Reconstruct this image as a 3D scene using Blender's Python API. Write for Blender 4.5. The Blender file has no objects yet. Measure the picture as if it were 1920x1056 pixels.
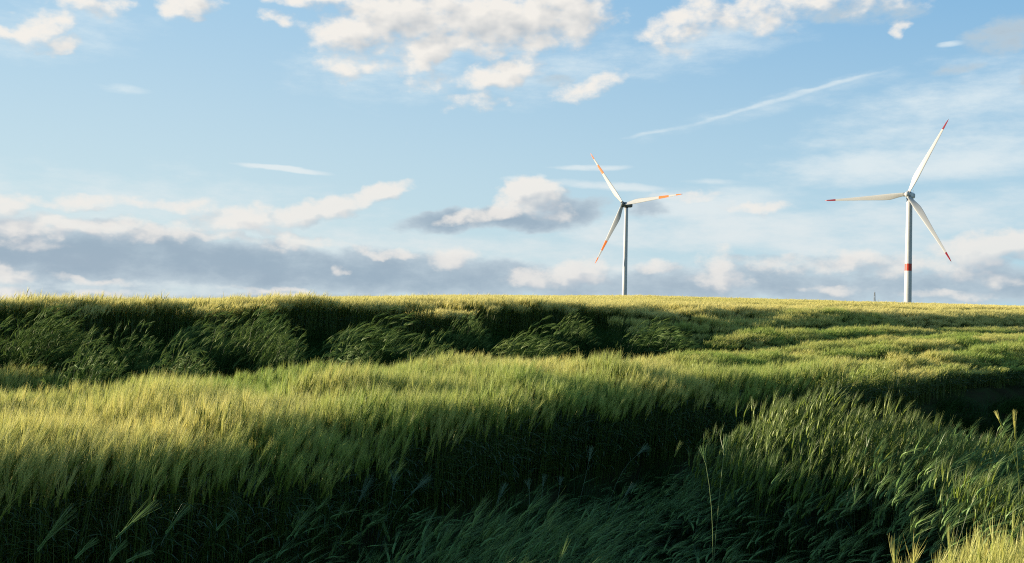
import bpy, math, random
import numpy as np
from mathutils import Vector, Matrix

rng = np.random.default_rng(11)
random.seed(11)
scene = bpy.context.scene
COL = scene.collection

# ------------------------------------------------------------------ camera
FPX = 1867.0                       # focal length in pixels of the 1920 px wide photograph
EYE = Vector((0.0, 0.0, 1.95))
PITCH = math.atan(30.0 / FPX)
ROLL = math.atan(0.024)
fwd = Vector((0, math.cos(PITCH), math.sin(PITCH)))
right0 = Vector((1, 0, 0))
up0 = right0.cross(fwd)
cam_r = right0 * math.cos(ROLL) + up0 * math.sin(ROLL)
cam_u = up0 * math.cos(ROLL) - right0 * math.sin(ROLL)
cam_data = bpy.data.cameras.new('camera')
cam_data.sensor_width = 36.0
cam_data.lens = 36.0 * FPX / 1920.0
cam_data.clip_start = 0.05
cam_data.clip_end = 30000.0
cam = bpy.data.objects.new('camera', cam_data)
m = Matrix.Identity(4)
for i in range(3):
    m[i][0], m[i][1], m[i][2], m[i][3] = cam_r[i], cam_u[i], -fwd[i], EYE[i]
cam.matrix_world = m
COL.objects.link(cam)
scene.camera = cam


def ray(px, py):
    """direction of the photograph's pixel (1920 x 1056), unit length forward"""
    return fwd + cam_r * ((px - 960) / FPX) + cam_u * ((528 - py) / FPX)


def az_el(px, py):
    d = ray(px, py).normalized()
    return math.atan2(d.x, d.y), math.asin(d.z)


# ------------------------------------------------------------------ sun and exposure
SUN_AZ = math.radians(-81.0)       # from +Y, negative is to the left
SUN_EL = math.radians(9.0)
sun_dir = Vector((math.sin(SUN_AZ) * math.cos(SUN_EL), math.cos(SUN_AZ) * math.cos(SUN_EL), math.sin(SUN_EL)))
sun_data = bpy.data.lights.new('sun', 'SUN')
sun_data.energy = 5.0
sun_data.angle = math.radians(0.5)
sun_data.color = (1.0, 0.87, 0.66)
sun = bpy.data.objects.new('sun', sun_data)
sun.rotation_euler = (-sun_dir).to_track_quat('-Z', 'Y').to_euler()
sun.location = (-40, 0, 40)
COL.objects.link(sun)

scene.view_settings.view_transform = 'Standard'
scene.view_settings.look = 'None'
scene.view_settings.exposure = 1.35      # the photograph is exposed for the shaded crop
scene.view_settings.gamma = 1.0
scene.view_settings.use_curve_mapping = False
scene.render.engine = 'CYCLES'
cy = scene.cycles
cy.use_denoising = False            # the grain of the crop is the picture
cy.filter_width = 1.1
cy.adaptive_threshold = 0.008
cy.max_bounces = 5
cy.diffuse_bounces = 3
cy.glossy_bounces = 2
cy.transmission_bounces = 3
cy.transparent_max_bounces = 4
cy.caustics_reflective = False
cy.caustics_refractive = False

# ------------------------------------------------------------------ sky with clouds
world = bpy.data.worlds.new('World')
scene.world = world
world.use_nodes = True
WT = world.node_tree
WT.nodes.clear()
PXR = FPX / 100.0                  # cloud chart units: 100 photograph pixels of angle


def sky_pt(px, py):
    a, e = az_el(px, py)
    return a * PXR, e * PXR


class NB:
    """small helper to chain shader nodes"""
    def __init__(self, tree):
        self.t = tree

    def n(self, kind, **kw):
        nd = self.t.nodes.new(kind)
        for k, v in kw.items():
            setattr(nd, k, v)
        return nd

    def put(self, sock, v):
        if isinstance(v, bpy.types.NodeSocket):
            self.t.links.new(v, sock)
        else:
            sock.default_value = v

    def math(self, op, a, b=0.0, c=0.0, clamp=False):
        nd = self.n('ShaderNodeMath', operation=op, use_clamp=clamp)
        self.put(nd.inputs[0], a); self.put(nd.inputs[1], b); self.put(nd.inputs[2], c)
        return nd.outputs[0]

    def vmath(self, op, a, b=(0, 0, 0)):
        nd = self.n('ShaderNodeVectorMath', operation=op)
        self.put(nd.inputs[0], a); self.put(nd.inputs[1], b)
        return nd.outputs['Value'] if op in ('DOT_PRODUCT', 'LENGTH') else nd.outputs['Vector']

    def scale(self, a, s):
        nd = self.n('ShaderNodeVectorMath', operation='SCALE')
        self.put(nd.inputs[0], a); self.put(nd.inputs['Scale'], s)
        return nd.outputs['Vector']

    def smooth(self, v, lo, hi, a=0.0, b=1.0):
        nd = self.n('ShaderNodeMapRange', interpolation_type='SMOOTHSTEP')
        self.put(nd.inputs['Value'], v)
        nd.inputs['From Min'].default_value = lo; nd.inputs['From Max'].default_value = hi
        nd.inputs['To Min'].default_value = a; nd.inputs['To Max'].default_value = b
        return nd.outputs[0]

    def mix(self, f, a, b, blend='MIX'):
        nd = self.n('ShaderNodeMix', data_type='RGBA', blend_type=blend)
        self.put(nd.inputs['Factor'], f); self.put(nd.inputs['A'], a); self.put(nd.inputs['B'], b)
        return nd.outputs['Result']

    def noise(self, vec, scale, detail=4.0, rough=0.55, out='Fac', dist=0.0):
        nd = self.n('ShaderNodeTexNoise')
        self.put(nd.inputs['Vector'], vec)
        nd.inputs['Scale'].default_value = scale; nd.inputs['Detail'].default_value = detail
        nd.inputs['Roughness'].default_value = rough; nd.inputs['Distortion'].default_value = dist
        return nd.outputs[out]

    def comb(self, x, y, z=0.0):
        nd = self.n('ShaderNodeCombineXYZ')
        self.put(nd.inputs[0], x); self.put(nd.inputs[1], y); self.put(nd.inputs[2], z)
        return nd.outputs[0]


# cumulus: centre, half width, half height in photograph pixels of angle, tilt (deg, up to the right), weight
CUMULUS = [
    # big white cloud top centre
    (665, 62, 95, 46, 12, 0.95), (760, 30, 150, 62, 4, 1.25), (830, 88, 110, 34, 20, 1.25), (920, 40, 140, 62, 0, 1.3), (1050, 28, 110, 60, 0, 1.2),
    (1020, 80, 60, 26, 10, 0.95), (945, 140, 84, 30, 12, 1.1), (1105, 166, 60, 20, 16, 0.6), (655, 124, 52, 22, 6, 0.55), (905, 190, 56, 16, 8, 0.35),
    (815, 152, 46, 20, 15, 0.42),
    # top right
    (1285, 44, 76, 40, 22, 0.75), (1390, 34, 120, 34, 2, 0.65), (1540, 2, 150, 20, 0, 0.55), (1690, 48, 16, 13, 0, 0.7),
    # top left wisps
    (84, 50, 50, 20, 28, 0.75), (105, 82, 42, 13, 12, 0.65), (10, 58, 32, 10, -5, 0.7), (170, 6, 60, 24, 0, 0.8),
    (350, 10, 50, 28, 0, 1.0), (525, 38, 26, 15, 0, 0.65), (600, -6, 90, 22, 0, 0.7),
    # rising arm left of centre
    (705, 366, 66, 22, 20, 1.2), (610, 388, 90, 26, 14, 1.2), (460, 410, 120, 26, 8, 1.0), (310, 382, 80, 11, 4, 0.6),
    (140, 378, 90, 13, 3, 0.6), (0, 390, 36, 18, 0, 1.0), (70, 422, 110, 20, 0, 1.0), (230, 432, 130, 20, 0, 0.9), (555, 447, 70, 16, -8, 0.9),
    # free cloud in the middle: bright core
    (1000, 366, 62, 36, 8, 1.7), (945, 388, 66, 22, 24, 1.1), (880, 402, 70, 14, 16, 0.75), (1040, 392, 46, 20, 0, 0.8),
    # bright heads along the low bank
    (0, 512, 46, 18, 0, 0.9), (848, 486, 42, 20, 8, 0.9), (1085, 512, 66, 30, 14, 1.1), (1000, 522, 56, 18, 4, 0.9),
    (1345, 496, 36, 36, 12, 0.9), (1350, 528, 56, 20, 0, 0.95), (1590, 488, 90, 18, 4, 0.75), (1850, 466, 90, 34, 10, 1.3), (1915, 452, 50, 30, 0, 1.2),
    (1740, 498, 100, 18, 5, 0.7), (1440, 490, 60, 12, 0, 0.5), (1800, 510, 60, 14, 0, 0.55), (643, 508, 14, 8, 0, 0.35), (720, 474, 70, 10, -8, 0.75), (400, 446, 120, 11, -4, 0.7), (60, 452, 60, 12, 0, 0.6), (1230, 506, 40, 12, 0, 0.6), (1480, 490, 40, 14, 0, 0.6), (1560, 545, 60, 9, 0, 0.5), (1770, 552, 70, 8, 0, 0.5), (1880, 530, 40, 12, 0, 0.6), (170, 528, 60, 7, 0, 0.5), (560, 548, 120, 6, 0, 0.6), (1290, 372, 50, 9, 4, 0.45), (1420, 392, 60, 10, 2, 0.45),
]
# blue grey stratocumulus
BANK = [
    (110, 478, 340, 56, 0, 1.9), (430, 492, 330, 52, -4, 1.9), (700, 512, 280, 46, -3, 1.7), (900, 520, 210, 40, 0, 1.4), (110, 538, 400, 14, 0, 0.5), (60, 430, 110, 18, 0, 0.8), (190, 420, 60, 10, 0, 0.7),
    (1080, 540, 190, 34, 0, 1.2), (1280, 538, 200, 40, 0, 1.3), (1480, 532, 170, 42, -4, 1.3), (1700, 540, 190, 40, 0, 1.2), (1870, 530, 130, 40, 0, 1.3), (1600, 492, 120, 16, 3, 0.7), (1440, 486, 90, 12, 0, 0.5),
    (900, 404, 110, 26, 10, 1.7), (840, 412, 110, 24, 8, 1.7), (960, 412, 150, 26, 2, 1.9), (1070, 395, 60, 30, 0, 1.5), (1050, 382, 34, 30, 0, 1.1), (1105, 390, 42, 24, 8, 1.3), (1210, 388, 46, 22, 0, 0.8), (1040, 155, 40, 10, 0, 0.4),
    (985, 45, 110, 34, 0, 0.55), (1895, 62, 70, 32, 10, 0.7), (1775, 130, 36, 10, 5, 0.5), (1918, 150, 18, 20, 0, 0.8), (1600, 20, 120, 22, 0, 0.4),
]
# thin high cloud and trails
WISPS = [
    (1400, 205, 150, 5.5, 17, 0.62), (1530, 168, 140, 5.5, 15, 0.66), (1250, 243, 110, 4, 12, 0.45), (1480, 190, 260, 16, 15, 0.25),
    (528, 317, 98, 6.5, -2.5, 1.3), (1110, 315, 80, 7, 3, 0.95), (1160, 350, 110, 9, 0, 0.9), (1090, 345, 60, 8, 0, 0.5),
    (1700, 310, 290, 38, 3, 0.9), (1830, 290, 190, 50, 6, 0.7), (1800, 200, 280, 80, 14, 0.5), (1640, 262, 140, 16, 3, 0.5), (1330, 385, 180, 40, 4, 0.9),
    (1420, 430, 240, 46, 2, 0.9), (1240, 440, 260, 40, 0, 0.75), (1700, 420, 280, 60, 6, 0.7), (1850, 380, 140, 30, 10, 0.5),
    (960, 470, 300, 34, 0, 0.55), (1560, 460, 190, 40, 0, 0.75), (1340, 342, 60, 6, 0, 0.5), (960, 335, 26, 5, 0, 0.6), (1015, 332, 12, 5, 0, 0.6),
    (300, 400, 480, 80, 0, 0.45), (90, 318, 26, 5, 0, 0.35), (1040, 130, 180, 60, 10, 0.38), (760, 120, 230, 70, 10, 0.35), (230, 168, 46, 8, 0, 0.4),
    (200, 520, 520, 50, 0, 0.7), (700, 460, 260, 40, 0, 0.6), (1340, 80, 200, 50, 14, 0.4), (100, 60, 160, 50, 10, 0.3), (1785, 83, 22, 5, 8, 0.6), (1200, 520, 500, 40, 0, 0.7),
]


def field_group(name, blobs, warp_amt, warp_scale, fine_amt, fine_scale, stretch, soft, detail):
    g = bpy.data.node_groups.new(name, 'ShaderNodeTree')
    g.interface.new_socket('P', in_out='INPUT', socket_type='NodeSocketVector')
    g.interface.new_socket('D', in_out='OUTPUT', socket_type='NodeSocketFloat')
    g.interface.new_socket('S', in_out='OUTPUT', socket_type='NodeSocketFloat')
    b = NB(g)
    gi = b.n('NodeGroupInput'); go = b.n('NodeGroupOutput')
    nv = b.vmath('MULTIPLY', gi.outputs['P'], (1.0, stretch, 1.0))
    w = b.noise(nv, warp_scale, 4.0, 0.55, 'Color')
    w = b.vmath('SUBTRACT', w, (0.5, 0.5, 0.5))
    w = b.vmath('MULTIPLY', w, (warp_amt, warp_amt / stretch, 0.0))
    p = b.vmath('ADD', gi.outputs['P'], w)
    sp = b.n('ShaderNodeSeparateXYZ'); b.put(sp.inputs[0], p)
    X, Y = sp.outputs[0], sp.outputs[1]
    V1 = b.comb(b.math('MULTIPLY', X, X), b.math('MULTIPLY', X, Y), b.math('MULTIPLY', Y, Y))
    V2 = b.comb(X, Y, 1.0)
    acc = None
    for i, (px, py, rx, ry, tilt, wt) in enumerate(blobs):
        cx, cyy = sky_pt(px, py)
        th = math.radians(tilt) - ROLL
        c, s = math.cos(th), math.sin(th)
        rx, ry = rx / 100.0, ry / 100.0
        A = c * c / rx ** 2 + s * s / ry ** 2
        Bq = 2 * c * s * (1 / rx ** 2 - 1 / ry ** 2)
        Cq = s * s / rx ** 2 + c * c / ry ** 2
        Dq = -2 * A * cx - Bq * cyy
        Eq = -2 * Cq * cyy - Bq * cx
        Fq = A * cx * cx + Bq * cx * cyy + Cq * cyy * cyy
        if i and i % 12 == 0:                  # a chain, so the shader compiler never holds all clouds at once
            ma = b.n('ShaderNodeVectorMath', operation='MULTIPLY_ADD')
            b.put(ma.inputs[0], acc); ma.inputs[1].default_value = (0, 1e-9, 0); b.put(ma.inputs[2], V2)
            V2 = ma.outputs[0]
            ma = b.n('ShaderNodeVectorMath', operation='MULTIPLY_ADD')
            b.put(ma.inputs[0], acc); ma.inputs[1].default_value = (0, 1e-9, 0); b.put(ma.inputs[2], V1)
            V1 = ma.outputs[0]
        q1 = b.vmath('DOT_PRODUCT', V1, (-wt * A, -wt * Bq, -wt * Cq))
        q2 = b.vmath('DOT_PRODUCT', V2, (-wt * Dq, -wt * Eq, wt * (1 - Fq)))
        v = b.math('ADD', q1, q2)
        acc = v if acc is None else b.math('SMOOTH_MAX', acc, v, soft)
    acc = b.math('MAXIMUM', acc, -1.0)
    f0 = b.noise(nv, fine_scale, 2.5, 0.5)
    b.put(go.inputs['S'], b.math('ADD', acc, b.math('MULTIPLY_ADD', f0, fine_amt * 2, -fine_amt)))
    f1 = b.noise(nv, fine_scale, detail, 0.63)
    b.put(go.inputs['D'], b.math('ADD', acc, b.math('MULTIPLY_ADD', f1, fine_amt * 2, -fine_amt)))
    return g


G_CUM = field_group('cumulus_field', CUMULUS, 0.85, 1.3, 1.35, 2.1, 1.45, 0.6, 9.0)
G_BNK = field_group('bank_field', BANK, 0.9, 1.0, 1.15, 1.4, 1.8, 0.5, 8.0)
G_WSP = field_group('wisp_field', WISPS, 0.45, 0.9, 0.85, 0.9, 3.0, 0.4, 7.0)

wb = NB(WT)
tc = wb.n('ShaderNodeTexCoord')
dirn = wb.vmath('NORMALIZE', tc.outputs['Generated'])
sx = wb.n('ShaderNodeSeparateXYZ'); wb.put(sx.inputs[0], dirn)
zpos = wb.math('ABSOLUTE', sx.outputs[2])
az = wb.math('ARCTAN2', sx.outputs[0], sx.outputs[1])
el = wb.math('ARCSINE', zpos)
P = wb.scale(wb.comb(az, el), PXR)
D3 = wb.comb(sx.outputs[0], sx.outputs[1], zpos)


def use(group, p, after=None):
    if after is not None:
        ma = wb.n('ShaderNodeVectorMath', operation='MULTIPLY_ADD')
        wb.put(ma.inputs[0], after); ma.inputs[1].default_value = (1e-9, 0, 0); wb.put(ma.inputs[2], p)
        p = ma.outputs[0]
    nd = wb.n('ShaderNodeGroup', node_tree=group)
    wb.put(nd.inputs['P'], p)
    return nd.outputs['D'], nd.outputs['S']


OFF = 0.30                         # a step towards the sun, in chart units
D0, S0 = use(G_CUM, P)
_, S1 = use(G_CUM, wb.vmath('ADD', P, (-OFF * 0.8, OFF * 0.7, 0)), D0)
B0, BS = use(G_BNK, P, S1)
W0, _ = use(G_WSP, P, B0)
# the same kind of broken cloud everywhere outside the charted part
chart = wb.math('MULTIPLY', wb.smooth(wb.math('ABSOLUTE', az), 0.52, 0.66, 1.0, 0.0), wb.smooth(el, 0.30, 0.40, 1.0, 0.0))
gen = wb.noise(wb.vmath('MULTIPLY', D3, (1.0, 1.0, 2.4)), 4.2, 8.0, 0.55)
gen = wb.math('SUBTRACT', wb.math('MULTIPLY_ADD', gen, 6.0, -3.55), wb.math('MULTIPLY', chart, 4.0))

sky = wb.n('ShaderNodeTexSky', sky_type='NISHITA')
sky.sun_disc = False
sky.sun_elevation = SUN_EL
sky.sun_rotation = SUN_AZ
sky.altitude = 200
sky.air_density = 1.0
sky.dust_density = 0.6
sky.ozone_density = 1.5
SKY_STRENGTH = 0.05
K = 0.392 / SKY_STRENGTH             # cloud and haze light in the units of the sky texture


def kc(r, g, b_): return (r * K, g * K, b_ * K, 1)


# evening air: thin bright haze that pales towards the horizon and towards the sun
toward = wb.smooth(wb.vmath('DOT_PRODUCT', dirn, tuple(sun_dir)), -0.55, 0.65)
high = wb.mix(toward, kc(0.16, 0.43, 0.76), kc(0.35, 0.61, 0.86))
low = wb.mix(toward, kc(0.47, 0.70, 0.84), kc(0.62, 0.79, 0.86))
air = wb.mix(wb.smooth(el, 0.02, 0.40), low, high)
air = wb.mix(wb.smooth(el, 0.35, 1.2), air, kc(0.10, 0.27, 0.56))
base = wb.mix(0.88, sky.outputs[0], air)

lowness = wb.smooth(el, 0.0, 0.20, 1.0, 0.0)
relief = wb.math('SUBTRACT', S0, S1)
alpha = wb.smooth(wb.math('MULTIPLY_ADD', relief, wb.math('MULTIPLY_ADD', lowness, -0.12, 0.20), D0), -0.42, 1.10)   # crisp towards the sun, frayed on the lee side
thick = wb.smooth(S0, 0.5, 2.0)
lit = wb.math('ADD', wb.math('MULTIPLY', relief, 0.62), wb.math('SUBTRACT', 0.72, wb.math('MULTIPLY', thick, 0.42)), clamp=True)
c_lit = wb.mix(lowness, kc(0.92, 0.88, 0.82), kc(0.89, 0.845, 0.795))
c_shd = wb.mix(lowness, kc(0.50, 0.54, 0.58), kc(0.42, 0.49, 0.58))
c_cum = wb.mix(lit, c_shd, c_lit)
balpha = wb.smooth(B0, -0.25, 0.9)
bthick = wb.smooth(B0, 0.2, 2.0)
c_bnk = wb.mix(bthick, kc(0.52, 0.62, 0.69), kc(0.32, 0.42, 0.52))
galpha = wb.smooth(gen, 0.0, 0.9)
gthick = wb.smooth(gen, 0.2, 2.2)
c_gen = wb.mix(gthick, kc(0.88, 0.85, 0.80), kc(0.42, 0.48, 0.55))
wal = wb.math('MULTIPLY', wb.smooth(W0, -0.15, 1.1), 0.80)
sky_c = wb.mix(wal, base, wb.mix(lowness, kc(0.80, 0.88, 0.90), kc(0.80, 0.83, 0.83)))
sky_c = wb.mix(galpha, sky_c, c_gen)
sky_c = wb.mix(wb.math('MULTIPLY', balpha, 0.92), sky_c, c_bnk)
sky_c = wb.mix(wb.math('MULTIPLY', alpha, wb.math('MULTIPLY_ADD', lowness, -0.22, 0.96)), sky_c, c_cum)
bg = wb.n('ShaderNodeBackground')
wb.put(bg.inputs['Color'], sky_c)
bg.inputs['Strength'].default_value = SKY_STRENGTH
wo = wb.n('ShaderNodeOutputWorld')
WT.links.new(bg.outputs[0], wo.inputs[0])
world.cycles.sampling_method = 'MANUAL'
world.cycles.sample_map_resolution = 512


# ------------------------------------------------------------------ helpers
def tag(o, label=None, cat=None, group=None, kind=None):
    if label: o['label'] = label
    if cat: o['category'] = cat
    if group: o['group'] = group
    if kind: o['kind'] = kind
    return o


def empty(name, loc):
    o = bpy.data.objects.new(name, None)
    o.location = loc
    o.empty_display_size = 0.5
    COL.objects.link(o)
    return o


def mesh_data(name, verts, faces, mats, midx=None, smooth=False):
    me = bpy.data.meshes.new(name)
    me.from_pydata([tuple(v) for v in verts], [], faces)
    for mt in mats:
        me.materials.append(mt)
    if midx is not None:
        me.polygons.foreach_set('material_index', np.asarray(midx, dtype=np.int32))
    if smooth:
        me.polygons.foreach_set('use_smooth', np.ones(len(me.polygons), dtype=bool))
    me.update()
    return me


def obj(name, me, parent=None, loc=None):
    o = bpy.data.objects.new(name, me)
    if parent is not None: o.parent = parent
    if loc is not None: o.location = loc
    COL.objects.link(o)
    return o


class MB:
    """collects rings and boxes into one mesh"""
    def __init__(self):
        self.v, self.f = [], []

    def loft(self, rings, cap0=True, cap1=True):
        base = len(self.v); n = len(rings[0])
        for r in rings: self.v.extend(r)
        for i in range(len(rings) - 1):
            for j in range(n):
                a = base + i * n + j; b = base + i * n + (j + 1) % n
                self.f.append((a, b, b + n, a + n))
        if cap0: self.f.append(tuple(base + j for j in reversed(range(n))))
        if cap1: self.f.append(tuple(base + (len(rings) - 1) * n + j for j in range(n)))

    def tube(self, p0, p1, r0, r1=None, n=6):
        p0, p1 = Vector(p0), Vector(p1); r1 = r0 if r1 is None else r1
        d = (p1 - p0).normalized()
        a = d.orthogonal().normalized(); b = d.cross(a)
        self.loft([[p + (a * math.cos(2 * math.pi * k / n) + b * math.sin(2 * math.pi * k / n)) * r for k in range(n)]
                   for p, r in ((p0, r0), (p1, r1))])

    def build(self, name, mat, parent=None, smooth=False, loc=None):
        return obj(name, mesh_data(name, self.v, self.f, [mat], None, smooth), parent, loc)


def paint(name, col, rough=0.45, dirt=0.12, scale=0.35, spec=0.4):
    mt = bpy.data.materials.new(name); mt.use_nodes = True
    b = NB(mt.node_tree)
    bs = mt.node_tree.nodes['Principled BSDF']
    tcn = b.n('ShaderNodeTexCoord')
    v = b.vmath('MULTIPLY', tcn.outputs['Object'], (1.0, 1.0, 0.25))
    nz = b.noise(v, scale, 6.0, 0.6)
    f = b.smooth(nz, 0.4, 0.75, 0.0, dirt)
    b.put(bs.inputs['Base Color'], b.mix(f, (*col, 1), (col[0] * 0.45, col[1] * 0.43, col[2] * 0.38, 1)))
    bs.inputs['Roughness'].default_value = rough
    bs.inputs['Specular IOR Level'].default_value = spec
    return mt


M_WHITE = paint('turbine_white_paint', (0.42, 0.42, 0.41), dirt=0.3)
M_ORANGE = paint('signal_orange_paint', (0.62, 0.14, 0.010))
M_RED = paint('signal_red_paint', (0.20, 0.004, 0.012))
M_BLADE = paint('blade_white_paint', (0.39, 0.385, 0.37))
M_BAND = paint('signal_red_orange_paint', (0.38, 0.030, 0.010))
M_DARK = paint('grey_green_nacelle_paint', (0.085, 0.10, 0.10), 0.5)
M_GREY = paint('light_grey_nacelle_paint', (0.55, 0.56, 0.55))
M_STEEL = paint('galvanised_steel', (0.22, 0.23, 0.24), 0.6)
M_BLACK = paint('dark_gap_rubber', (0.03, 0.03, 0.032), 0.7)


# ------------------------------------------------------------------ ground
NX, NY = -0.70, 0.714              # across the crop rows
TX, TY = 0.714, 0.70               # along the crop rows


def sstep(v, a, b):
    t = np.clip((v - a) / (b - a), 0, 1)
    return t * t * (3 - 2 * t)


def vnoise(x, y, scale, seed):
    """smooth value noise in numpy, 0..1"""
    x = np.asarray(x, float) / scale; y = np.asarray(y, float) / scale
    xi = np.floor(x).astype(np.int64); yi = np.floor(y).astype(np.int64)
    fx = x - xi; fy = y - yi
    fx = fx * fx * (3 - 2 * fx); fy = fy * fy * (3 - 2 * fy)

    def h(a, b):
        n = (a * 374761393 + b * 668265263 + seed * 974634) & 0xffffffff
        n = ((n ^ (n >> 13)) * 1274126177) & 0xffffffff
        return ((n ^ (n >> 16)) & 0xffff) / 65535.0
    return (h(xi, yi) * (1 - fx) + h(xi + 1, yi) * fx) * (1 - fy) + (h(xi, yi + 1) * (1 - fx) + h(xi + 1, yi + 1) * fx) * fy


def row_coords(x, y):
    x = np.asarray(x, float); y = np.asarray(y, float)
    wob = (vnoise(x, y, 7.0, 3) - 0.5) * 0.6 + (vnoise(x, y, 1.6, 5) - 0.5) * (0.30 - 0.20 * sstep(TX * x + TY * y, 7, 13))
    return NX * x + NY * y + wob * 0.6, TX * x + TY * y


def e1(t):
    return np.interp(t, [-30, 2.8, 7.6, 24.4, 60], [6.1, 6.1, 7.2, 8.2, 9.2])




HUMPS = ((2.80, 9.6, 0.85, 1.30), (3.7, 9.9, 0.75, 1.0), (4.9, 10.4, 0.7, 0.40), (3.9, 8.0, 0.65, 0.40), (6.3, 11.4, 1.2, 0.2), (2.2, 8.7, 0.6, 0.42), (5.0, 8.2, 0.6, 0.30))


def hump(x, y):
    z = np.zeros_like(np.asarray(x, float))
    for hx, hy, rad, a in HUMPS:
        z = np.maximum(z, a * np.exp(-(((x - hx) / rad) ** 2 + ((y - hy) / rad) ** 2)))
    return z


def ditch(s, t):
    return sstep(s, e1(t) + 0.15, e1(t) - 0.6) * sstep(s - np.interp(t, [3, 5.2, 7.5], [0, -0.1, -2.4]), 1.7, 2.6)


def h0(t):                         # near and far edge of the weedy hollow across the field
    return np.interp(t, [-20, 0, 18, 29, 37], [13.8, 13.6, 13.4, 18.4, 20.6])


def h1(t):
    return np.interp(t, [-20, 25, 48], [20.6, 21.2, 20.6])


def hollow(s, t):
    return sstep(s, h0(t) - 0.3, h0(t) + 0.8) * sstep(s, h1(t) + 0.2, h1(t) - 0.5) * sstep(t, 38, 31)


def large(x, y):
    r = np.sqrt(x * x + y * y)
    s = NX * x + NY * y
    z = 0.79 * sstep(s, 13.5, 22.0) + 0.0050 * np.clip(s - 22, 0, 90)
    z = z + 0.03 * np.clip(x, -2, 14) * np.minimum(r / 30.0, 1) * (1 - 0.9 * sstep(s, 14, 20) * (1 - sstep(r, 50, 110))) - 0.01 * np.maximum(-x, 0)
    z = z - 0.03 * np.maximum(-20 - x, 0) - 0.030 * np.maximum(-x - 3, 0) * sstep(s, 21.0, 25)
    d = r - 185.0
    z = z - 0.03 * (np.sqrt(d * d + 40.0 ** 2) + d) * 0.5
    return z


def ground(x, y):
    x = np.asarray(x, float); y = np.asarray(y, float)
    s, t = row_coords(x, y)
    z = large(x, y)
    near = np.clip(1 - (np.hypot(x, y) - 60) / 60, 0, 1)
    z = z - (0.66 + 0.3 * sstep(t, 11, 15)) * ditch(s, t) * near * (1 - hump(x, y)) - 0.40 * hollow(s, t) * near
    z = z + 1.05 * np.exp(-(((x + 6.6) / 2.2) ** 2 + ((y - 4.2) / 1.7) ** 2))    # an added low bank, unseen at left, to shade the near left foreground
    return z + (vnoise(x, y, 3.1, 9) - 0.5) * 0.10


def axis(lo, hi, n, k):
    u = np.linspace(math.asinh(lo / k), math.asinh(hi / k), n)
    return np.sinh(u) * k


gx = axis(-6000, 6000, 321, 9.0)
gy = axis(-2500, 7000, 361, 14.0)
GXX, GYY = np.meshgrid(gx, gy)
GZ = ground(GXX.ravel(), GYY.ravel())
gv = np.stack([GXX.ravel(), GYY.ravel(), GZ], 1)
nx_, ny_ = len(gx), len(gy)
ii, jj = np.meshgrid(np.arange(nx_ - 1), np.arange(ny_ - 1))
a_ = (jj * nx_ + ii).ravel()
gf = np.stack([a_, a_ + 1, a_ + 1 + nx_, a_ + nx_], 1)
M_SOIL = bpy.data.materials.new('soil_and_straw'); M_SOIL.use_nodes = True
b = NB(M_SOIL.node_tree); bs = M_SOIL.node_tree.nodes['Principled BSDF']
geo = b.n('ShaderNodeNewGeometry')
n1 = b.noise(geo.outputs['Position'], 3.0, 8.0, 0.65)
n2 = b.noise(geo.outputs['Position'], 0.05, 4.0, 0.5)
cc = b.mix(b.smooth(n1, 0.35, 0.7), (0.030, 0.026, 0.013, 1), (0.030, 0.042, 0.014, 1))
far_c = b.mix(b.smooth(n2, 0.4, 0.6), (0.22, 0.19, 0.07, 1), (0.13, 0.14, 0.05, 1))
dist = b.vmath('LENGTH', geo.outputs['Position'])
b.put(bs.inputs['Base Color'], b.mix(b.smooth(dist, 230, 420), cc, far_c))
bs.inputs['Roughness'].default_value = 1.0
bs.inputs['Specular IOR Level'].default_value = 0.0
bmp = b.n('ShaderNodeBump'); bmp.inputs['Distance'].default_value = 0.05
b.put(bmp.inputs['Height'], n1); b.put(bs.inputs['Normal'], bmp.outputs[0])
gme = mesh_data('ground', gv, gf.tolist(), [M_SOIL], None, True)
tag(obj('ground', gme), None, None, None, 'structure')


def gz(x, y):
    return float(ground(np.array([x]), np.array([y]))[0])


# ------------------------------------------------------------------ wind turbines
def blade_ring(r, R, n=16):
    """cross section of a blade at radius r: span along +Z, leading edge towards +X (clockwise seen from upwind), upwind is -Y"""
    u = r / R
    ct = [0.02, 0.055, 0.12, 0.20, 0.28, 0.40, 0.55, 0.70, 0.85, 0.94, 0.98, 1.0]
    cv = [2.2, 2.2, 2.9, 3.9, 3.75, 3.05, 2.35, 1.75, 1.2, 0.85, 0.55, 0.10]
    tv = [2.2, 2.15, 1.55, 1.0, 0.80, 0.58, 0.42, 0.29, 0.18, 0.11, 0.07, 0.02]
    wv = [20, 20, 18, 14, 11, 7.5, 4.5, 2.5, 1.0, 0, 0, 0]
    fv = [0.5, 0.5, 0.42, 0.33, 0.31, 0.30, 0.30, 0.30, 0.30, 0.32, 0.40, 0.5]
    c, th, tw, lead = (np.interp(u, ct, q) for q in (cv, tv, wv, fv))
    tw = math.radians(tw + 3)
    bendy = -0.9 * u * u * (R / 50.0)          # prebend upwind
    out = []
    for k in range(n):
        a = 2 * math.pi * k / n
        cx = math.cos(a)
        x = c * (lead - 0.5) + c * 0.5 * cx
        shape = math.sin(a) * (1.0 - 0.45 * (1 - min(1, max(0, (0.5 - lead) / 0.0001) if lead < 0.5 else 0) * 1.0) * 0)
        taper = 1.0 if lead >= 0.499 else (0.62 + 0.38 * cx)     # thin trailing edge
        y = th * 0.5 * shape * max(0.05, taper)
        xr = x * math.cos(tw) - y * math.sin(tw)
        yr = x * math.sin(tw) * -1.0 + y * math.cos(tw)
        out.append(Vector((xr, yr + bendy, r)))
    return out


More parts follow.
